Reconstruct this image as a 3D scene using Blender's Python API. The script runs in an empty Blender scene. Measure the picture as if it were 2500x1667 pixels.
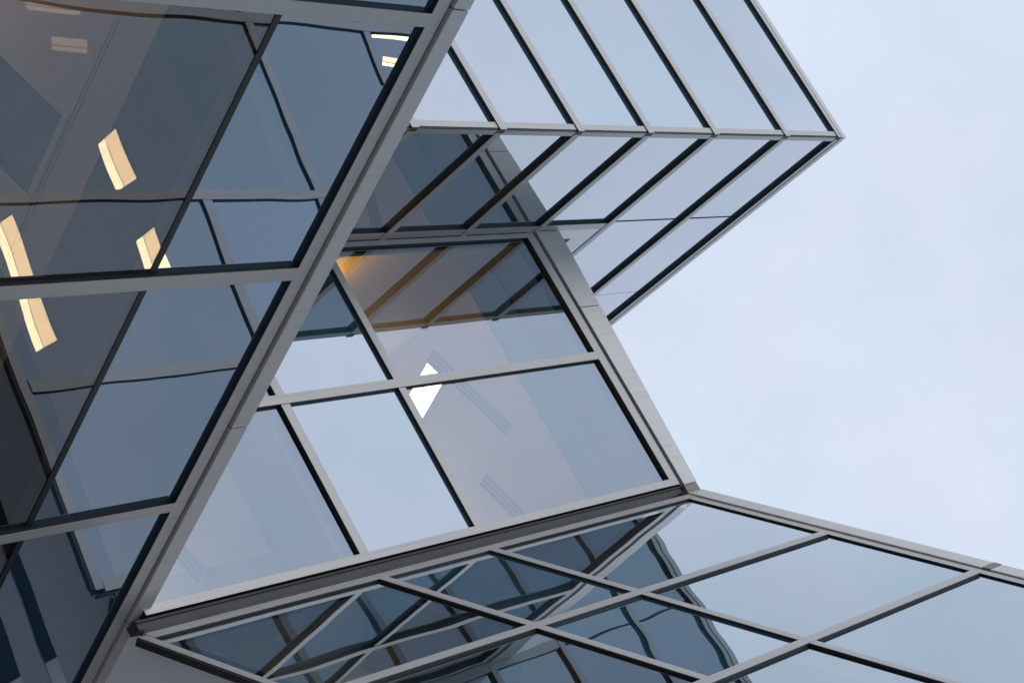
import bpy, math, random
from mathutils import Matrix, Vector
random.seed(7)
S = 0.735            # units fitted to image pixels -> metres, scaled about the camera
CAM_Z = 1.6
scene = bpy.context.scene
col = scene.collection

# ------------------------------------------------------------------ materials
def new_mat(name):
    m = bpy.data.materials.new(name); m.use_nodes = True
    nt = m.node_tree; nt.nodes.clear()
    out = nt.nodes.new('ShaderNodeOutputMaterial')
    return m, nt, out

def N(nt, kind, **kw):
    n = nt.nodes.new(kind)
    for k, v in kw.items():
        setattr(n, k, v)
    return n

def math_node(nt, op, a, b=None, c=None, clamp=False):
    n = N(nt, 'ShaderNodeMath', operation=op, use_clamp=clamp)
    for i, v in enumerate((a, b, c)):
        if v is None: continue
        if isinstance(v, (int, float)): n.inputs[i].default_value = v
        else: nt.links.new(v, n.inputs[i])
    return n.outputs[0]

def principled(name, color, rough=0.5, metallic=0.0, var=0.0, scale=3.0, stretch=(1, 1, 1), bump=0.0, streak=0.0):
    m, nt, out = new_mat(name)
    p = N(nt, 'ShaderNodeBsdfPrincipled')
    p.inputs['Roughness'].default_value = rough
    p.inputs['Metallic'].default_value = metallic
    p.inputs['Base Color'].default_value = (*color, 1)
    nt.links.new(p.outputs[0], out.inputs[0])
    if var or bump or streak:
        tc = N(nt, 'ShaderNodeTexCoord')
        mp = N(nt, 'ShaderNodeMapping'); mp.inputs['Scale'].default_value = stretch
        nt.links.new(tc.outputs['Object'], mp.inputs[0])
        nz = N(nt, 'ShaderNodeTexNoise'); nz.inputs['Scale'].default_value = scale; nz.inputs['Detail'].default_value = 5
        nt.links.new(mp.outputs[0], nz.inputs['Vector'])
        f = math_node(nt, 'MULTIPLY_ADD', nz.outputs['Fac'], 2 * var, 1 - var)
        if streak:      # weathering runs down the metal
            m2 = N(nt, 'ShaderNodeMapping'); m2.inputs['Scale'].default_value = (14, 14, 0.7)
            nt.links.new(tc.outputs['Object'], m2.inputs[0])
            n2 = N(nt, 'ShaderNodeTexNoise'); n2.inputs['Scale'].default_value = 2.2; n2.inputs['Detail'].default_value = 3
            nt.links.new(m2.outputs[0], n2.inputs['Vector'])
            d = math_node(nt, 'SUBTRACT', n2.outputs['Fac'], 0.52, clamp=True)
            f = math_node(nt, 'SUBTRACT', f, math_node(nt, 'MULTIPLY', d, streak))
        mx = N(nt, 'ShaderNodeMix', data_type='RGBA', blend_type='MULTIPLY')
        mx.inputs['Factor'].default_value = 1
        mx.inputs['A'].default_value = (*color, 1)
        cb = N(nt, 'ShaderNodeCombineColor')
        for i in range(3): nt.links.new(f, cb.inputs[i])
        nt.links.new(cb.outputs[0], mx.inputs['B'])
        nt.links.new(mx.outputs['Result'], p.inputs['Base Color'])
        rr = math_node(nt, 'MULTIPLY_ADD', nz.outputs['Fac'], 0.18, rough - 0.09)
        nt.links.new(rr, p.inputs['Roughness'])
        if bump:
            b = N(nt, 'ShaderNodeBump'); b.inputs['Distance'].default_value = bump
            nt.links.new(nz.outputs['Fac'], b.inputs['Height'])
            nt.links.new(b.outputs[0], p.inputs['Normal'])
    return m

def glass(name, base_r, wave, wave_scale, power=5.0, tint=(0.93, 0.98, 1.0), through=None, body=(0.015, 0.02, 0.026)):
    """Coated glazing: reflectance rises towards grazing. through = tint of the light let in (vision glass);
    None = opaque spandrel glass over a dark shadow box."""
    m, nt, out = new_mat(name)
    geo = N(nt, 'ShaderNodeNewGeometry')
    dp = N(nt, 'ShaderNodeVectorMath', operation='DOT_PRODUCT')
    nt.links.new(geo.outputs['Normal'], dp.inputs[0]); nt.links.new(geo.outputs['Incoming'], dp.inputs[1])
    c = math_node(nt, 'ABSOLUTE', dp.outputs['Value'])
    k = math_node(nt, 'POWER', math_node(nt, 'SUBTRACT', 1.0, c, clamp=True), power)
    f = math_node(nt, 'MULTIPLY_ADD', k, 0.95, 0.05)
    r = math_node(nt, 'MULTIPLY_ADD', f, 1 - base_r, base_r)
    gl = N(nt, 'ShaderNodeBsdfAnisotropic') if False else N(nt, 'ShaderNodeBsdfGlossy')
    gl.inputs['Color'].default_value = (*tint, 1); gl.inputs['Roughness'].default_value = 0.0
    if wave:
        tc = N(nt, 'ShaderNodeTexCoord')
        info = N(nt, 'ShaderNodeObjectInfo')
        ad = N(nt, 'ShaderNodeVectorMath', operation='ADD')
        cb = N(nt, 'ShaderNodeCombineXYZ')
        off = math_node(nt, 'MULTIPLY', info.outputs['Random'], 40.0)
        for i in range(3): nt.links.new(off, cb.inputs[i])
        nt.links.new(tc.outputs['Object'], ad.inputs[0]); nt.links.new(cb.outputs[0], ad.inputs[1])
        nz = N(nt, 'ShaderNodeTexNoise'); nz.inputs['Scale'].default_value = wave_scale
        nz.inputs['Detail'].default_value = 1.2; nz.inputs['Roughness'].default_value = 0.25
        nt.links.new(ad.outputs[0], nz.inputs['Vector'])
        b = N(nt, 'ShaderNodeBump'); b.inputs['Distance'].default_value = wave; b.inputs['Strength'].default_value = 1
        nt.links.new(nz.outputs['Fac'], b.inputs['Height'])
        nt.links.new(b.outputs[0], gl.inputs['Normal'])
    if through is None:
        un = N(nt, 'ShaderNodeBsdfDiffuse'); un.inputs['Color'].default_value = (*body, 1)
    else:
        un = N(nt, 'ShaderNodeBsdfTransparent'); un.inputs['Color'].default_value = (*through, 1)
    mx = N(nt, 'ShaderNodeMixShader')
    nt.links.new(r, mx.inputs[0]); nt.links.new(un.outputs[0], mx.inputs[1]); nt.links.new(gl.outputs[0], mx.inputs[2])
    nt.links.new(mx.outputs[0], out.inputs[0])
    return m

def clear(name, c):
    m, nt, out = new_mat(name)
    t = N(nt, 'ShaderNodeBsdfTransparent'); t.inputs['Color'].default_value = (*c, 1)
    nt.links.new(t.outputs[0], out.inputs[0]); return m

def emit(name, c, s):
    m, nt, out = new_mat(name)
    e = N(nt, 'ShaderNodeEmission'); e.inputs[0].default_value = (*c, 1); e.inputs[1].default_value = s
    nt.links.new(e.outputs[0], out.inputs[0]); return m

ALU = principled('brushed_aluminium', (0.45, 0.435, 0.425), 0.45, 0.3, var=0.07, scale=2.0, stretch=(1, 1, 6), streak=0.45)
COP = principled('coping_metal', (0.54, 0.525, 0.515), 0.45, 0.3, var=0.07, scale=1.3, stretch=(2, 2, 2), streak=0.5)
BRN = principled('weathered_flashing', (0.20, 0.165, 0.15), 0.5, 0.4, var=0.15, scale=6)
BLK = principled('black_gasket', (0.006, 0.007, 0.008), 0.55)
DRK = principled('dark_metal_channel', (0.028, 0.028, 0.029), 0.6, 0.0, var=0.12, scale=2)
SOF = principled('soffit_panel', (0.88, 0.85, 0.87), 0.55, 0.0, var=0.05, scale=1.2)
VOID = principled('dark_recess', (0.006, 0.008, 0.008), 0.7)
CEIL = principled('ceiling_board', (0.60, 0.49, 0.44), 0.8, var=0.03, scale=2)
CEILB = principled('ceiling_margin', (0.09, 0.21, 0.33), 0.7, var=0.10, scale=2)  # blue window daylight put into the margin colour
CEILD = principled('dark_ceiling_margin', (0.035, 0.06, 0.09), 0.7, var=0.10, scale=2)  # near wing's less lit margin, its shade put into the colour
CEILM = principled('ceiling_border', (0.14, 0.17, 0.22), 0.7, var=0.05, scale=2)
WALL = principled('plaster_wall', (0.55, 0.52, 0.49), 0.8, var=0.03)
WARM = principled('warm_glow_wall', (0.70, 0.52, 0.28), 0.6, var=0.08, scale=3)  # amber lamp glow put into the wall colour
FLOOR = principled('pale_floor', (0.40, 0.38, 0.36), 0.9, var=0.1, scale=8)
CLAD = principled('cladding_panel', (0.30, 0.30, 0.31), 0.5, 0.3, var=0.06, scale=0.6)
ROOF = principled('roof_membrane', (0.25, 0.25, 0.25), 0.9, var=0.15, scale=1.5)
LAMP = emit('lamp_diffuser', (1.0, 0.57, 0.245), 14.0)
HOT = emit('lamp_core_diffuser', (1.0, 0.64, 0.32), 21.0)
DIM = emit('dim_diffuser', (1.0, 0.58, 0.30), 2.6)
FILL = emit('fill_emitter', (1.0, 0.84, 0.68), 3.1)  # emitter of unseen panels added to brighten the ceilings
WHITE = emit('white_diffuser', (1.0, 0.90, 0.72), 5.0)
GLOW = emit('wall_washer', (1.0, 0.56, 0.17), 40.0)
SLOT = principled('vent_slot', (0.008, 0.016, 0.04), 0.6)
REFL = glass('spandrel_glass', 0.49, 0.0012, 0.9, tint=(0.90, 0.915, 0.97), body=(0.03, 0.085, 0.115))
VIS = glass('vision_glass', 0.30, 0.0012, 0.9, tint=(0.83, 0.89, 1.0), through=(0.54, 0.57, 0.58))
REFL_W = glass('wavy_spandrel_glass', 0.36, 0.007, 0.85, tint=(0.80, 0.89, 1.0), body=(0.02, 0.055, 0.09))
VIS_W = glass('wavy_vision_glass', 0.15, 0.007, 0.85, tint=(0.86, 0.93, 1.0), through=(0.58, 0.53, 0.47))
REFL_B = glass('rippled_spandrel_glass', 0.40, 0.0035, 0.9, power=2.6, tint=(0.88, 0.93, 1.0), body=(0.025, 0.065, 0.09))
VIS_B = glass('rippled_vision_glass', 0.33, 0.0035, 0.9, power=2.6, tint=(0.86, 0.94, 1.0), through=(0.52, 0.55, 0.57))
CLR = clear('inner_glass_face', (0.96, 0.98, 0.98))

# ------------------------------------------------------------------ geometry helpers
class Face:
    """A vertical wall plane: s runs along it, z up, d outward (negative = inside the building)."""
    def __init__(self, p0, w, n, cam_scale=1.0):
        self.p0, self.w, self.n, self.u = Vector(p0), Vector(w).normalized(), Vector(n).normalized(), cam_scale
    def pt(self, s, z, d):
        q = self.p0 + (self.w * s + self.n * d) * self.u
        return Vector((q.x * S, q.y * S, z * self.u * S + CAM_Z))

class MB:
    def __init__(self, face): self.f = face; self.v = []; self.q = []; self.mi = []
    def hexa(self, c, mi=(0,) * 6):
        o = len(self.v); self.v += c
        # c: 0-3 outer ring (s0z0,s1z0,s1z1,s0z1), 4-7 inner ring
        for k, idx in enumerate(((0, 1, 2, 3), (7, 6, 5, 4), (0, 4, 5, 1), (1, 5, 6, 2), (2, 6, 7, 3), (3, 7, 4, 0))):
            self.q.append(tuple(o + i for i in idx)); self.mi.append(mi[k])
        return self
    def box(self, s0, s1, z0, z1, d0, d1, mi=(0,) * 6, jit=0.0):
        lo, hi = min(d0, d1), max(d0, d1)
        j = lambda: random.uniform(-jit, jit)
        P = self.f.pt
        js = [j() for _ in range(4)]
        js[3] = js[0] + js[2] - js[1]
        ring = ((s0, z0), (s1, z0), (s1, z1), (s0, z1))
        c = [P(s, z, hi + js[i]) for i, (s, z) in enumerate(ring)] + [P(s, z, lo + js[i]) for i, (s, z) in enumerate(ring)]
        return self.hexa(c, mi)
    def prism(self, poly, z0, z1):
        """horizontal polygon of (s, depth) extruded z0..z1"""
        o = len(self.v); n = len(poly)
        for z in (z0, z1):
            for s, dep in poly: self.v.append(self.f.pt(s, z, -dep))
        self.q.append(tuple(o + i for i in range(n))); self.q.append(tuple(o + n + i for i in reversed(range(n))))
        self.mi += [0, 0]
        for i in range(n):
            j = (i + 1) % n
            self.q.append((o + i, o + n + i, o + n + j, o + j)); self.mi.append(0)
        return self
    def build(self, name, mats, parent=None, bevel=0.0):
        import bmesh
        me = bpy.data.meshes.new(name)
        piv = sum(self.v, Vector()) / len(self.v)
        if parent is not None: base = parent.matrix_world.translation if False else parent.location
        me.from_pydata([tuple(v - piv) for v in self.v], [], self.q)
        mats = mats if isinstance(mats, (list, tuple)) else [mats]
        for m in mats: me.materials.append(m)
        for p, i in zip(me.polygons, self.mi): p.material_index = i
        bm = bmesh.new(); bm.from_mesh(me); bmesh.ops.recalc_face_normals(bm, faces=bm.faces); bm.to_mesh(me); bm.free()
        o = bpy.data.objects.new(name, me); col.objects.link(o)
        if parent is not None:
            o.parent = parent
            o.location = piv - ABS[parent.name]
        else:
            o.location = piv
        ABS[o.name] = piv
        if bevel:
            b = o.modifiers.new('bevel', 'BEVEL'); b.width = bevel; b.segments = 2; b.limit_method = 'ANGLE'
        return o
ABS = {}

def thing(name, label, cat, loc, group=None):
    o = bpy.data.objects.new(name, None); col.objects.link(o)
    o.location = loc; o.empty_display_size = 0.3
    o['label'] = label; o['category'] = cat
    if group: o['group'] = group
    ABS[o.name] = Vector(loc)
    return o

G = 0.062     # how far the caps stand in front of the glass
def transom(f, parent, s0, s1, zb, zt, p=G, out=0.006, cap=ALU, name='transom'):
    """horizontal glazing bar: black body with an aluminium cap"""
    o = MB(f).box(s0, s1, zb + .004, zt - .004, -p - .03, out - .0055).build(name, BLK, parent)
    MB(f).box(s0, s1, zb, zt, out - .005, out).build('cap', cap, o)
    return o
def mullion(f, parent, s0, s1, zb, zt, p=G, out=0.0, cap=ALU, name='mullion'):
    o = MB(f).box(s0 + .004, s1 - .004, zb, zt, -p - .034, out - .0065).build(name, BLK, parent)
    MB(f).box(s0, s1, zb, zt, out - .006, out).build('cap', cap, o)
    return o
def pane(f, parent, s0, s1, z0, z1, mat, p=G, vision=False, jit=0.0007, name='window_pane'):
    if vision:
        return MB(f).box(s0, s1, z0, z1, -p - .03, -p, (0, 1, 1, 1, 1, 1), jit).build(name, [mat, CLR], parent)
    return MB(f).box(s0, s1, z0, z1, -p - .03, -p, (0,) * 6, jit).build(name, mat, parent)

# ------------------------------------------------------------------ the four facade planes
J = (-1.3448, 14.9396); R = (-2.3255, 13.0566); K = (2.1125, 13.1389); LP = (-0.2285, 11.2477)
wC = (0.8869, -0.4619); nC = (-0.4619, -0.8869)
wD = (0.4619, 0.8869); nD = (0.8869, -0.4619)
wB = (0.2723, -0.9622); nB = (-0.9622, -0.2723)
wL = (0.7290, 0.6845); nL = (0.6845, -0.7290)
FC = Face(J, wC, nC); FD = Face(J, wD, nD); FU = Face(R, wC, nC); FB = Face(K, wB, nB); FL = Face(LP, wL, nL, 1.0417)    # near wing, LP included, scaled up about the camera to fit its mirrored lines
DL = 2.1231          # length of the tower's short side, ridge to inner corner

# ================================================================== TOWER (upper right)
T = thing('glass_tower', 'taller glass tower with closely spaced horizontal bars folding at a sharp corner, upper right', 'building',
          (R[0] * S, R[1] * S, 0))
rows = [13.7, 15.25, 16.86, 18.43, 19.985, 21.535, 23.14, 25.08, 26.665]
CAPH = 0.125
us = [(-10.0, -7.56), (-7.44, -5.06), (-4.94, -2.56 - 1.0), (-3.44, -0.10)]
for i in range(len(rows) - 1):
    z0, z1 = rows[i] + CAPH - .02, rows[i + 1] + .02
    for s0, s1 in us:
        pane(FU, T, s0, s1, z0, z1, REFL, p=.030)
    pane(FD, T, -DL + .10, -.13, z0, z1, REFL, p=.042)
    if i >= 6:
        for a, b in ((-.095, 1.85), (1.86, 4.6), (4.61, 8.0)):
            pane(FD, T, a, b, z0, z1, REFL, p=.042)
for i, z in enumerate(rows):
    top = z + (CAPH if i < len(rows) - 1 else 0.095)
    o = transom(FU, T, -10, .009, z, top, p=.030, out=.016)
    transom(FD, T, -DL + .0005, (-.002 if i < 6 else 8.0), z, top, p=.042, out=.008)
for s in (-7.5, -5.0, -3.5):
    mullion(FU, T, s - .06, s + .06, 13.2, 26.66, p=.030, out=.010)
mullion(FU, T, -.10, -.022, 13.2, 26.70, p=.030, name='corner_mullion')
mullion(FD, T, -DL + .020, -DL + .10, 13.2, 26.70, p=.03, name='corner_mullion')
MB(FU).box(-.0205, -.0025, 13.2, 26.74, -.05, -.006).build('corner_joint', BLK, T)
mullion(FD, T, -.135, -.012, 13.2, 23.14, name='mullion')
MB(FD).box(-.115, -.096, 23.27, 26.66, -G - .02, -G + .012).build('glass_joint', BLK, T)
# parapet: dark groove then coping
MB(FU).box(-10, -.0, 26.764, 26.785, -.5, -.02).build('parapet_groove', BLK, T)
MB(FD).box(-DL + .51, 8.0, 26.764, 26.785, -.5, -.02).build('parapet_groove', BLK, T)
MB(FU).box(-10, .012, 26.787, 26.91, -.5, .012).build('coping', COP, T)
MB(FD).box(-DL + .502, 8.0, 26.787, 26.91, -.5, .012).build('coping', COP, T)
# metal upstand above the neighbouring roof
pan = MB(FD).box(-.01, 8.0, 21.5, 23.125, -.11, -.003).build('upstand_panel', SOF, T)
MB(FD).box(.20, .36, 22.40, 22.66, -.02, -.001).build('scupper', DRK, pan)
MB(FU).box(-9.95, -.14, -2.1, 26.74, -9.8, -.13).build('core_wall', VOID, T)
MB(FU).box(-10, -.0, -2.17, 13.2, -.12, -.03).build('cladding', CLAD, T)
MB(FD).box(-DL + .0, 0.0, -2.17, 13.2, -.12, -.03).build('cladding', CLAD, T)

# ================================================================== MIDDLE BLOCK
C = thing('glass_office_block', 'middle glass office block with wide grey coping and a lit ceiling behind its panes', 'building',
          (J[0] * S, J[1] * S, 0))
zrow = [(11.30, 11.45), (15.48, 15.61), (17.385, 17.50), (21.37, 21.53)]
cols = [(.06, 1.85), (1.85, 3.67)]
for (a0, a1), (b0, b1) in zip(zrow[:-1], zrow[1:]):
    vision = (b0 - a1) > 3
    for s0, s1 in cols:
        pane(FC, C, s0, s1 - .006, a1 - .02 if s0 < 1 or a1 > 12 else 12.6, b0 + .02, VIS if vision else REFL, p=.045, vision=vision)
for z0, z1 in zrow[:-1]:
    transom(FC, C, .075, 1.80, z0, z1, p=.045, out=-.004)
    if z0 > 12: transom(FC, C, 1.91, 3.655, z0, z1, p=.045, out=-.004)
transom(FC, C, .0, 3.745, 21.37, 21.535, p=.045, out=.002, name='head_transom')
mullion(FC, C, .008, .074, 11.0, 21.368, p=.045, out=.004)
mullion(FC, C, 1.802, 1.908, 11.0, 21.368, p=.045, out=.006)
mullion(FC, C, 3.657, 3.745, 12.5, 21.368, p=.045, out=.006)
MB(FC).box(0.01, 3.83, 21.537, 21.575, -.3, -.03).build('parapet_groove', BLK, C)
ctop = lambda s: 22.10 - .06 * s          # the coping tapers towards the right
for a, b in ((.008, 1.16), (1.168, 3.775)):
    P = FC.pt
    MB(FC).hexa([P(a, 21.577, .03), P(b, 21.577, .03), P(b, ctop(b), .03), P(a, ctop(a), .03),
                 P(a, 21.577, -.55), P(b, 21.577, -.55), P(b, ctop(b), -.55), P(a, ctop(a), -.55)]).build('coping', COP, C, bevel=.004)
MB(FC).box(.02, 3.8, 21.42, 21.56, -6.0, -.35).build('roof', ROOF, C)
# floors, walls and ceilings inside
MB(FC).box(.16, 3.70, 15.36, 17.25, -5.5, -.17).build('floor_slab', FLOOR, C)
MB(FC).box(.16, 3.70, 12.70, 12.80, -5.5, -.17).build('floor_slab', FLOOR, C)
MB(FC).box(.16, 3.70, 12.7, 21.4, -5.6, -5.51).build('back_wall', WALL, C)
MB(FC).box(3.71, 3.74, 12.7, 21.4, -5.5, -.14).build('side_wall', WALL, C)
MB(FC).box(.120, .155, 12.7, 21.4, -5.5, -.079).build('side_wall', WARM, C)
MB(FC).prism([(.157, 1.06), (3.70, 1.06), (3.70, 5.5), (.157, 5.5)], 21.20, 21.22).build('ceiling', CEIL, C)
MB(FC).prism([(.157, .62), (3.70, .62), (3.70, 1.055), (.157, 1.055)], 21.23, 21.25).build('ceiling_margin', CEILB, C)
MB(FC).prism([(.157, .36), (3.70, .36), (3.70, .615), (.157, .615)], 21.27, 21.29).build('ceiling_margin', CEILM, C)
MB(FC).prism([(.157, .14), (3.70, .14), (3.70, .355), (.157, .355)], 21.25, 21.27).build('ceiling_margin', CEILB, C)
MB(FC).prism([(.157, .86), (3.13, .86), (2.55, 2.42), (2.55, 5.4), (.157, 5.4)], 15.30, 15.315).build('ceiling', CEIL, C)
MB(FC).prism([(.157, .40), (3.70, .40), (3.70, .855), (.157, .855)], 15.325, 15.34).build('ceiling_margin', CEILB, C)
MB(FC).prism([(.157, .17), (3.70, .17), (3.70, .395), (.157, .395)], 15.32, 15.335).build('ceiling_margin', CEILM, C)
MB(FC).box(.0, 3.0, -2.17, 10.98, -.12, -.02).build('cladding', CLAD, C)

# ================================================================== RIGHT BLOCK (long wall at lower right)
B = thing('glass_side_wing', 'long glass wing with a diamond grid of bars and a pale soffit, lower right', 'building',
          (K[0] * S, K[1] * S, 0))
PB = 0.023
SEND = 11.4
vs = [1.92, 3.80, 6.05, 7.95, 9.80]
def brow(lo, hi, s0, s1, vision):
    edges = [s0] + [v for v in vs if s0 < v + .05 < s1 - .2] + [s1]
    for a, b in zip(edges[:-1], edges[1:]):
        pane(FB, B, a + .05, b + .05, lo, hi, VIS_B if vision else REFL_B, p=PB, vision=vision)
brow(12.36, 15.45, 0.06, 3.85, True)
brow(15.54, 17.29, 0.06, 3.85, False)
brow(12.36, 17.29, 3.85, SEND, True)
brow(17.38, 21.41, 0.06, 6.10, True)
brow(17.38, 19.32, 6.10, SEND, False)
brow(19.41, 21.41, 6.10, SEND, True)
transom(FB, B, .135, 3.80, 15.43, 15.56, p=PB)
transom(FB, B, .135, SEND, 17.27, 17.40, p=PB)
transom(FB, B, 5.31, SEND, 19.30, 19.43, p=PB)
transom(FB, B, .135, SEND, 21.39, 21.555, p=PB, out=.0, name='head_transom')
transom(FB, B, .045, SEND, 12.27, 12.37, p=PB, out=.0, name='sill_transom')
for s in vs:
    mullion(FB, B, s, s + .11, 12.375, 21.385, p=PB, out=.012)
mullion(FB, B, .012, .13, 12.372, 21.57, p=PB, out=.004)
MB(FB).box(.02, SEND, 12.27, 12.60, -.085, -.06).build('fascia_backing', DRK, B)
MB(FB).box(.06, SEND, 12.235, 12.266, -.06, -.006).build('sill_joint', BLK, B)
MB(FB).box(.14, SEND, 21.556, 21.574, -.3, -.012).build('parapet_groove', BLK, B)
MB(FB).box(.0, 3.84, 21.576, 21.915, -.55, .022).build('coping', COP, B, bevel=.004)
MB(FB).box(3.94, SEND, 21.576, 21.915, -.55, .022).build('coping', COP, B, bevel=.004)
MB(FB).box(3.842, 3.938, 21.576, 21.918, -.55, .025).build('joint_cover', BRN, B)
# corner channel between the two blocks
ch = MB(FC).box(3.762, 3.85, 12.38, 21.56, -.16, -.03).build('corner_channel', DRK, B)
MB(FC).box(3.747, 3.76, 12.42, 21.56, -.16, -.05).build('channel_joint', BLK, ch)
MB(FC).box(3.778, 3.786, 12.38, 21.56, -.03, -.012).build('channel_rib', DRK, ch)
MB(FB).box(-.012, .010, 12.32, 21.56, -.10, -.03).build('channel_joint', BLK, ch)
fl = MB(FC).box(3.778, 3.905, 21.573, 21.87, -.5, .022).build('corner_flashing', BRN, B, bevel=.004)
# shell and rooms
MB(FB).box(.0, SEND, 21.44, 21.53, -6.8, -.31).build('roof', ROOF, B)
MB(FB).box(.10, SEND, 12.27, 21.4, -6.8, -6.65).build('back_wall', WALL, B)
MB(FB).box(SEND, SEND + .15, 12.27, 21.95, -6.8, .02).build('end_wall', CLAD, B)
MB(FB).box(.02, .10, 12.61, 21.4, -6.6, -.14).build('side_wall', WALL, B)
MB(FB).box(.11, 1.95, 15.36, 17.2, -6.6, -.10).build('floor_slab', FLOOR, B)
MB(FB).box(1.96, SEND, 16.96, 17.2, -6.6, -.10).build('floor_slab', FLOOR, B)
MB(FB).box(.11, SEND, 12.56, 12.60, -6.6, -.6).build('floor_slab', FLOOR, B)
MB(FB).prism([(.11, .9), (1.95, .9), (1.95, 6.6), (.11, 6.6)], 15.30, 15.32).build('ceiling', CEIL, B)
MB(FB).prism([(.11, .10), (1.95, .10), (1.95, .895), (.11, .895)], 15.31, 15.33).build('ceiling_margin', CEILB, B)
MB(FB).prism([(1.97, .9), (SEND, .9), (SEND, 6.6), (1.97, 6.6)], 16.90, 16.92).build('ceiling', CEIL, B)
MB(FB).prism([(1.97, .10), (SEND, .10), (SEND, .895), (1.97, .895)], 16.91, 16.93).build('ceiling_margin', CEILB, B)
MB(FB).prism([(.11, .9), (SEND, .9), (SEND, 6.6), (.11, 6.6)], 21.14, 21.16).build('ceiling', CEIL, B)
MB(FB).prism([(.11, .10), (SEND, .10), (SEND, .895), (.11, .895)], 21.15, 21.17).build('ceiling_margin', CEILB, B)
# soffit under the overhang: pale strips with dark gaps
for d0, d1 in ((.088, 1.02), (1.22, 1.56)):
    for s0, s1 in ((-.60, 3.5), (3.52, 7.4), (7.42, SEND)):
        MB(FB).box(s0, s1, 12.50, 12.52, -d1, -d0).build('soffit_panel', SOF, B)
MB(FB).box(-.25, SEND, 12.53, 12.55, -6.8, -.09).build('soffit_void', VOID, B)
MB(FB).box(.0, SEND, -2.17, 12.525, -6.6, -4.4).build('recessed_base', CLAD, B)

# ================================================================== NEAR WING (left)
Lw = thing('glass_front_wing', 'nearest dark glass wing with a broad metal parapet slanting across the left side', 'building',
           (LP[0] * S, LP[1] * S, 0))
LV = [(-5.22, -5.11), (-2.965, -2.855), (-.722, -.608), (1.61, 1.70)]
LE0, LE1 = -7.4, 3.95
edges = [LE0] + [v[0] for v in LV] + [LE1]
for a, b in zip(edges[:-1], edges[1:]):
    pane(FL, Lw, a + .06, b + .05, 10.23, 11.73, REFL_W, p=.042, jit=.0015)
    pane(FL, Lw, a + .06, b + .05, 5.9, 10.20, VIS_W, p=.042, vision=True, jit=.0015)
transom(FL, Lw, LE0, LE1, 10.19, 10.252, p=.03, out=-.036, cap=BLK, name='glazing_bar')
for s0, s1 in LV:
    mullion(FL, Lw, s0, s1, 5.8, 11.72, p=.042, out=.008)
transom(FL, Lw, LE0, LE1, 11.725, 11.865, p=.042, out=.0, name='head_transom')
MB(FL).box(LE0, LE1, 11.867, 11.892, -.3, -.02).build('parapet_groove', BLK, Lw)
cs = [LE0, -3.03, .85, 2.95, LE1]
for a, b in zip(cs[:-1], cs[1:]):
    MB(FL).box(a + .005, b - .005, 11.894, 12.085, -.5, .03).build('coping', COP, Lw, bevel=.004)
MB(FL).box(LE0, LE1, 11.9, 12.06, -.49, .0).build('coping_backing', DRK, Lw)
MB(FL).box(LE0, LE1, 11.70, 11.80, -4.6, -.51).build('roof', ROOF, Lw)
MB(FL).box(LE0, LE1, 5.5, 5.8, -4.6, -.13).build('floor_slab', FLOOR, Lw)
MB(FL).box(LE0, LE1, -2.17, 5.79, -.12, .0).build('cladding', CLAD, Lw)
MB(FL).box(LE0, LE1, 5.8, 11.7, -4.7, -4.61).build('back_wall', WALL, Lw)
MB(FL).box(LE1, LE1 + .1, -2.17, 11.7, -4.7, -.02).build('end_wall', CLAD, Lw)
MB(FL).box(LE0 - .1, LE0, -2.17, 12.0, -4.7, .0).build('end_wall', CLAD, Lw)
ZC = 10.27
def lceil(poly, z, mat, name): return MB(FL).prism(poly, z, z + .02).build(name, mat, Lw)
hs0, hs1, hd0, hd1 = -1.10, -.40, 1.43, 2.45      # dark recessed hatch in the ceiling
lceil([(LE0, .965), (LE1, .965), (LE1, hd0), (LE0, hd0)], ZC, CEIL, 'ceiling')
lceil([(LE0, hd0), (hs0, hd0), (hs0, hd1), (LE0, hd1)], ZC, CEIL, 'ceiling')
lceil([(hs1, hd0), (LE1, hd0), (LE1, hd1), (hs1, hd1)], ZC, CEIL, 'ceiling')
lceil([(LE0, hd1), (LE1, hd1), (LE1, 4.6), (LE0, 4.6)], ZC, CEIL, 'ceiling')
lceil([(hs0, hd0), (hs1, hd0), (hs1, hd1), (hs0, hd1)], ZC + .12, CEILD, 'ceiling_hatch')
for poly in ([(hs0 - .06, hd0 - .06), (hs1 + .06, hd0 - .06), (hs1 + .06, hd0 - .004), (hs0 - .06, hd0 - .004)],
             [(hs0 - .06, hd0 - .003), (hs0 - .004, hd0 - .003), (hs0 - .004, hd1), (hs0 - .06, hd1)],
             [(hs1 + .004, hd0 - .003), (hs1 + .06, hd0 - .003), (hs1 + .06, hd1), (hs1 + .004, hd1)]):
    MB(FL).prism(poly, ZC - .012, ZC - .001).build('hatch_trim', WALL, Lw)
for d in (1.31, 1.345):
    MB(FL).prism([(-2.0, d), (.3, d), (.3, d + .008), (-2.0, d + .008)], ZC - .003, ZC - .001).build('ceiling_joint', DRK, Lw)
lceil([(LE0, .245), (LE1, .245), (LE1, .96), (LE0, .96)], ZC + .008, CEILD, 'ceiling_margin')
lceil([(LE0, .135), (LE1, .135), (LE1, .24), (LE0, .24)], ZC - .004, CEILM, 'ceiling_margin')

# ================================================================== ceiling fittings
def oriented(face, s, dep, ang):
    """a frame on the ceiling: origin at (s, dep) of a face, x axis turned by ang from the wall direction"""
    q = face.p0 + face.w * s - face.n * dep
    inward = -face.n
    x = face.w * math.cos(ang) + inward * math.sin(ang)
    y = -face.w * math.sin(ang) + inward * math.cos(ang)
    return Face(q, x, -y)      # depth grows along y

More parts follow.
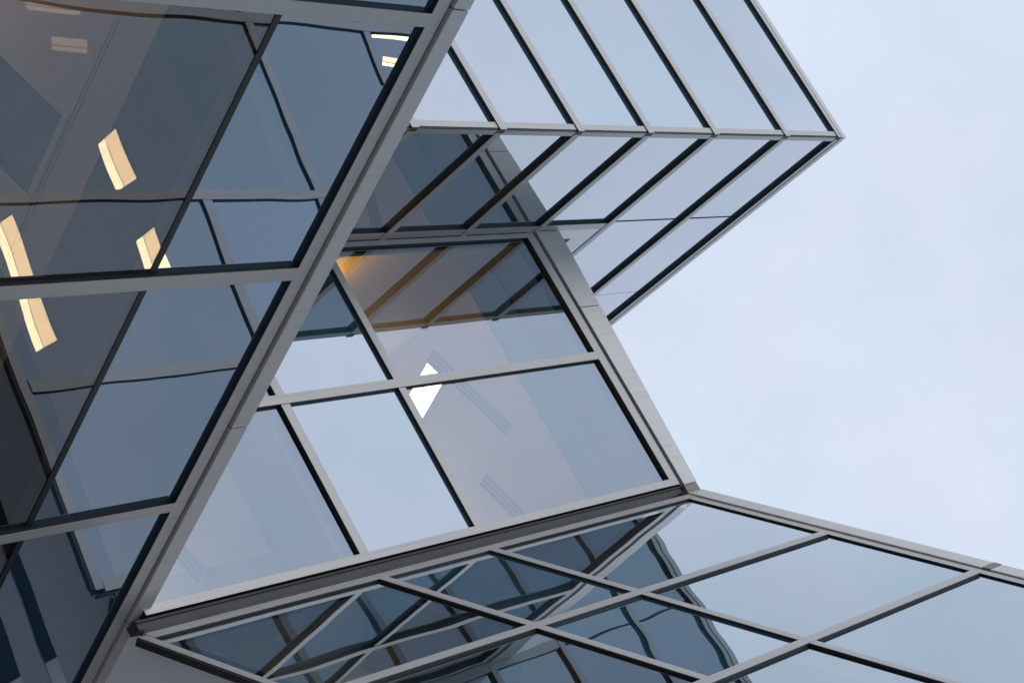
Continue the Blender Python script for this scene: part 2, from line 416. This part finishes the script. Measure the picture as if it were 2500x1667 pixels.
def ceiling_light(face, s, dep, ang, zc, length, width, label, group='lit ceiling lights seen through the glass', lamp=None):
    f = oriented(face, s, dep, ang)
    t = thing('ceiling_light', label, 'ceiling light', f.pt(length / 2, zc, -width / 2), group)
    h = MB(f)
    e = .012
    h.box(-e, length + e, zc - .02, zc + .01, 0, e); h.box(-e, length + e, zc - .02, zc + .01, -width - e, -width)
    h.box(-e, 0, zc - .02, zc + .01, -width, 0); h.box(length, length + e, zc - .02, zc + .01, -width, 0)
    h.build('housing', ALU, t)
    w1 = width * .62
    MB(f).box(0, length, zc - .018, zc - .002, -w1 + .006, 0).build('diffuser', lamp or LAMP, t)
    MB(f).box(0, length, zc - .018, zc - .002, -width, -w1 - .006).build('diffuser', lamp or HOT, t)
    MB(f).box(0, length, zc - .018, zc - .006, -w1 - .005, -w1 + .005).build('lamp_divider', ALU, t)
    return t
angL = math.atan2(.944, .33)            # grid of the middle block runs with the near wing
ceiling_light(FC, .545 + .34, 2.167 - .121, angL, 21.195, 1.75, .35, 'bright white square-looking ceiling light cut by a bar of the middle block', lamp=WHITE)

WG = 'warm ceiling lights mirrored in the near glass'
ceiling_light(FB, 5.10, 2.03, 0, 16.895, .60, .37, 'short warm ceiling light mirrored above the cross line in the near wing glass', WG)
ceiling_light(FB, 3.98, 2.05, 0, 16.895, .47, .37, 'warm ceiling light mirrored as a pointed sliver at the near wing glazing bar', WG)
ceiling_light(FB, 4.01, 4.12, 0, 16.895, 1.68, .37, 'long warm ceiling light mirrored across the near wing cross bar at the left edge', WG)
a55 = math.atan2(.82, .57)
ceiling_light(FB, 6.47, .50, a55, 21.135, .70, .15, 'upper of two small amber lights mirrored beside the parapet at the top', WG)
ceiling_light(FB, 6.25, .85, a55, 21.135, .28, .12, 'lower of two small amber lights mirrored beside the parapet at the top', WG)
ceiling_light(FB, 6.943, 1.939, math.radians(59), 16.895, .66, .15, 'dim amber ceiling light mirrored below the top left corner', WG, DIM)
ceiling_light(FB, 7.346, 1.831, math.radians(59), 16.895, .92, .14, 'dim amber ceiling light mirrored at the top edge, far left', WG, DIM)
# built-in cove light that warms the inner corner of the middle block
MB(FC).box(.26, .56, 17.62, 17.68, -.75, -.34).build('cove_light', GLOW, C)
MB(FC).box(1.2, 3.2, 20.2, 20.23, -4.5, -3.4).build('hidden_fill_panel', FILL, C)  # unseen glowing panels, here and below, added to lift the ceilings
MB(FC).box(.8, 3.2, 14.3, 14.33, -4.6, -3.2).build('hidden_fill_panel', FILL, C)
MB(FB).box(2.4, 6.0, 15.9, 15.93, -6.3, -5.6).build('hidden_fill_panel', FILL, B)
MB(FB).box(.4, 1.7, 14.3, 14.33, -5.0, -3.6).build('hidden_fill_panel', FILL, B)
MB(FL).box(-5.5, 3.0, 9.2, 9.23, -4.4, -3.5).build('hidden_fill_panel', FILL, Lw)

def air_diffuser(face, s, dep, ang, zc, length, label):
    f = oriented(face, s, dep, ang)
    t = thing('air_diffuser', label, 'air vent', f.pt(length / 2, zc, -.08), 'slot air vents in the ceilings')
    for k in range(3):
        a = .012 + k * .062
        MB(f).box(0, length, zc - .006, zc + .0, -a - .042, -a).build('slot', SLOT, t)
    MB(f).box(-.02, length + .02, zc - .003, zc + .002, -.176, .006).build('frame', CEIL, t)
    return t
angV = math.atan2(-.485, 1.46)
air_diffuser(FC, .463, 1.977, angV, 21.195, 1.54, 'slot air vent beside the bright light, crossing the upright bar')
air_diffuser(FC, 2.217, 2.213, angV, 21.195, 1.54, 'slot air vent ending at the dark corner channel of the middle block')
air_diffuser(FC, 1.35, 2.25, angV, 15.295, 1.54, 'slot air vent in the lower left pane beside the near wing parapet')

def sprinkler(s, dep, label):
    t = thing('sprinkler_head', label, 'sprinkler', FL.pt(s, ZC, -dep))
    MB(FL).box(s - .03, s + .03, ZC - .006, ZC + .006, -dep - .03, -dep + .03).build('plate', DRK, t)
    MB(FL).prism([(s + .014 * math.cos(a * math.pi / 4), dep + .014 * math.sin(a * math.pi / 4)) for a in range(8)], ZC - .05, ZC - .0065).build('nozzle', DRK, t)
sprinkler(-1.62, .62, 'small dark sprinkler on the ceiling margin near the top left')
sprinkler(-.18, .46, 'small dark sprinkler on the ceiling below the near wing cross bar')

# ------------------------------------------------------------------ ground
pm, nt, out = new_mat('stone_paving')
p = N(nt, 'ShaderNodeBsdfPrincipled'); p.inputs['Roughness'].default_value = .8
tc = N(nt, 'ShaderNodeTexCoord')
br = N(nt, 'ShaderNodeTexBrick'); br.inputs['Scale'].default_value = 1.0
br.inputs['Color1'].default_value = (.60, .59, .58, 1); br.inputs['Color2'].default_value = (.66, .64, .62, 1); br.inputs['Mortar'].default_value = (.10, .10, .10, 1)
br.inputs['Mortar Size'].default_value = .012
nt.links.new(tc.outputs['Object'], br.inputs['Vector']); nt.links.new(br.outputs['Color'], p.inputs['Base Color']); nt.links.new(p.outputs[0], out.inputs[0])
me = bpy.data.meshes.new('ground'); e = 900
me.from_pydata([(-e, -e, 0), (e, -e, 0), (e, e, 0), (-e, e, 0)], [], [(0, 1, 2, 3)]); me.materials.append(pm)
g = bpy.data.objects.new('ground', me); col.objects.link(g); g['kind'] = 'structure'

# ------------------------------------------------------------------ sky and sun (overcast, brighter to the west, dark sector added behind to dim double reflections)
SUN_AZ, SUN_EL = -128, 19           # azimuth from +Y towards +X
w = bpy.data.worlds.new('World'); scene.world = w; w.use_nodes = True
nt = w.node_tree; nt.nodes.clear()
out = N(nt, 'ShaderNodeOutputWorld'); bg = N(nt, 'ShaderNodeBackground'); nt.links.new(bg.outputs[0], out.inputs[0])
bg.inputs['Strength'].default_value = 0.1
sky = N(nt, 'ShaderNodeTexSky'); sky.sky_type = 'NISHITA'; sky.sun_disc = False
sky.sun_elevation = math.radians(SUN_EL); sky.sun_rotation = math.radians(SUN_AZ)
tc = N(nt, 'ShaderNodeTexCoord')
def noise(scale, detail, rough, stretch=(1, 1, 1)):
    mp = N(nt, 'ShaderNodeMapping'); mp.inputs['Scale'].default_value = stretch
    nt.links.new(tc.outputs['Generated'], mp.inputs[0])
    n = N(nt, 'ShaderNodeTexNoise'); n.inputs['Scale'].default_value = scale; n.inputs['Detail'].default_value = detail; n.inputs['Roughness'].default_value = rough
    nt.links.new(mp.outputs[0], n.inputs['Vector']); return n.outputs['Fac']
n1 = noise(13.0, 4, .5)
ramp = N(nt, 'ShaderNodeValToRGB'); nt.links.new(n1, ramp.inputs[0])
ramp.color_ramp.elements[0].position = .38; ramp.color_ramp.elements[0].color = (.632, .742, .872, 1)
ramp.color_ramp.elements[1].position = .62; ramp.color_ramp.elements[1].color = (.695, .748, .893, 1)
n2 = noise(3.0, 3, .5)
n3 = noise(8.0, 6, .55)
lum = math_node(nt, 'ADD', math_node(nt, 'MULTIPLY_ADD', n2, .18, .84), math_node(nt, 'MULTIPLY', n3, .27))
# sky brightness by compass direction; dark sectors made up to darken mirrored walls
sep = N(nt, 'ShaderNodeSeparateXYZ'); nt.links.new(tc.outputs['Generated'], sep.inputs[0])
az = math_node(nt, 'MULTIPLY_ADD', math_node(nt, 'ARCTAN2', sep.outputs[0], sep.outputs[1]), 1 / (2 * math.pi), .5)
dk = N(nt, 'ShaderNodeValToRGB'); nt.links.new(az, dk.inputs[0])
els = dk.color_ramp.elements
def stop(deg, v, first=[0]):
    pos = (deg + 180) / 360
    if first[0] < 2: el = els[first[0]]; el.position = pos; first[0] += 1
    else: el = els.new(pos)
    t = max(0.0, min(1.0, (.95 - v) / .4))      # dark sectors are tinted bluer to cool the mirrored tones
    el.color = (v / 2 * (1 - .16 * t), v / 2 * (1 + .03 * t), v / 2 * (1 + .10 * t), 1)
for d, v in ((-180, .60), (180, .60), (-163, .62), (-143, 1.35), (-118, 1.42), (-98, 1.1), (-80, .72), (-58, 1.0), (-38, 1.08), (0, 1.0), (40, 1.14), (66, 1.16), (92, .6), (125, .55), (160, .58)): stop(d, v)
hz = N(nt, 'ShaderNodeMapRange'); nt.links.new(sep.outputs[2], hz.inputs[0])
hz.inputs['From Min'].default_value = .93; hz.inputs['From Max'].default_value = .99
azf = N(nt, 'ShaderNodeVectorMath', operation='SCALE'); nt.links.new(dk.outputs[0], azf.inputs[0]); azf.inputs['Scale'].default_value = 2.0
mz = N(nt, 'ShaderNodeMix', data_type='VECTOR'); nt.links.new(hz.outputs[0], mz.inputs[0]); nt.links.new(azf.outputs[0], mz.inputs[4]); mz.inputs[5].default_value = (1, 1, 1)
tot = math_node(nt, 'MULTIPLY', lum, 10.0)
vz = N(nt, 'ShaderNodeVectorMath', operation='MULTIPLY'); nt.links.new(ramp.outputs[0], vz.inputs[0]); nt.links.new(mz.outputs[1], vz.inputs[1])
vm = N(nt, 'ShaderNodeVectorMath', operation='SCALE'); nt.links.new(vz.outputs[0], vm.inputs[0]); nt.links.new(tot, vm.inputs['Scale'])
mx = N(nt, 'ShaderNodeMix', data_type='RGBA'); mx.inputs['Factor'].default_value = .94
nt.links.new(sky.outputs[0], mx.inputs['A']); nt.links.new(vm.outputs[0], mx.inputs['B'])
nt.links.new(mx.outputs['Result'], bg.inputs[0])
sd = bpy.data.lights.new('sun', 'SUN'); sd.energy = 0.95; sd.angle = math.radians(30); sd.color = (1, .93, .85)
so = bpy.data.objects.new('sun', sd); col.objects.link(so)
a, e_ = math.radians(SUN_AZ), math.radians(SUN_EL)
dirv = Vector((math.sin(a) * math.cos(e_), math.cos(a) * math.cos(e_), math.sin(e_)))
so.rotation_euler = dirv.to_track_quat('Z', 'Y').to_euler(); so.location = dirv * 60

# ------------------------------------------------------------------ camera
cam = bpy.data.cameras.new('camera'); co = bpy.data.objects.new('camera', cam); col.objects.link(co)
right = Vector((.120292, -.806386, .579027)); up = Vector((-.992739, -.097711, .070162)); back = Vector((0, -.583262, -.812284))
co.matrix_world = Matrix(((right.x, up.x, back.x, 0), (right.y, up.y, back.y, 0), (right.z, up.z, back.z, CAM_Z), (0, 0, 0, 1)))
cam.sensor_fit = 'HORIZONTAL'; cam.sensor_width = 36; cam.lens = 5023.09 / 2500 * 36
cam.clip_start = .05; cam.clip_end = 3000
scene.camera = co
scene.view_settings.view_transform = 'Standard'; scene.view_settings.look = 'None'
scene.view_settings.exposure = 0; scene.view_settings.gamma = 1; scene.view_settings.use_curve_mapping = False
cy = scene.cycles
cy.max_bounces = 14; cy.glossy_bounces = 8; cy.transparent_max_bounces = 24; cy.diffuse_bounces = 3; cy.caustics_reflective = False; cy.caustics_refractive = False
cy.sample_clamp_indirect = 6; cy.use_denoising = True
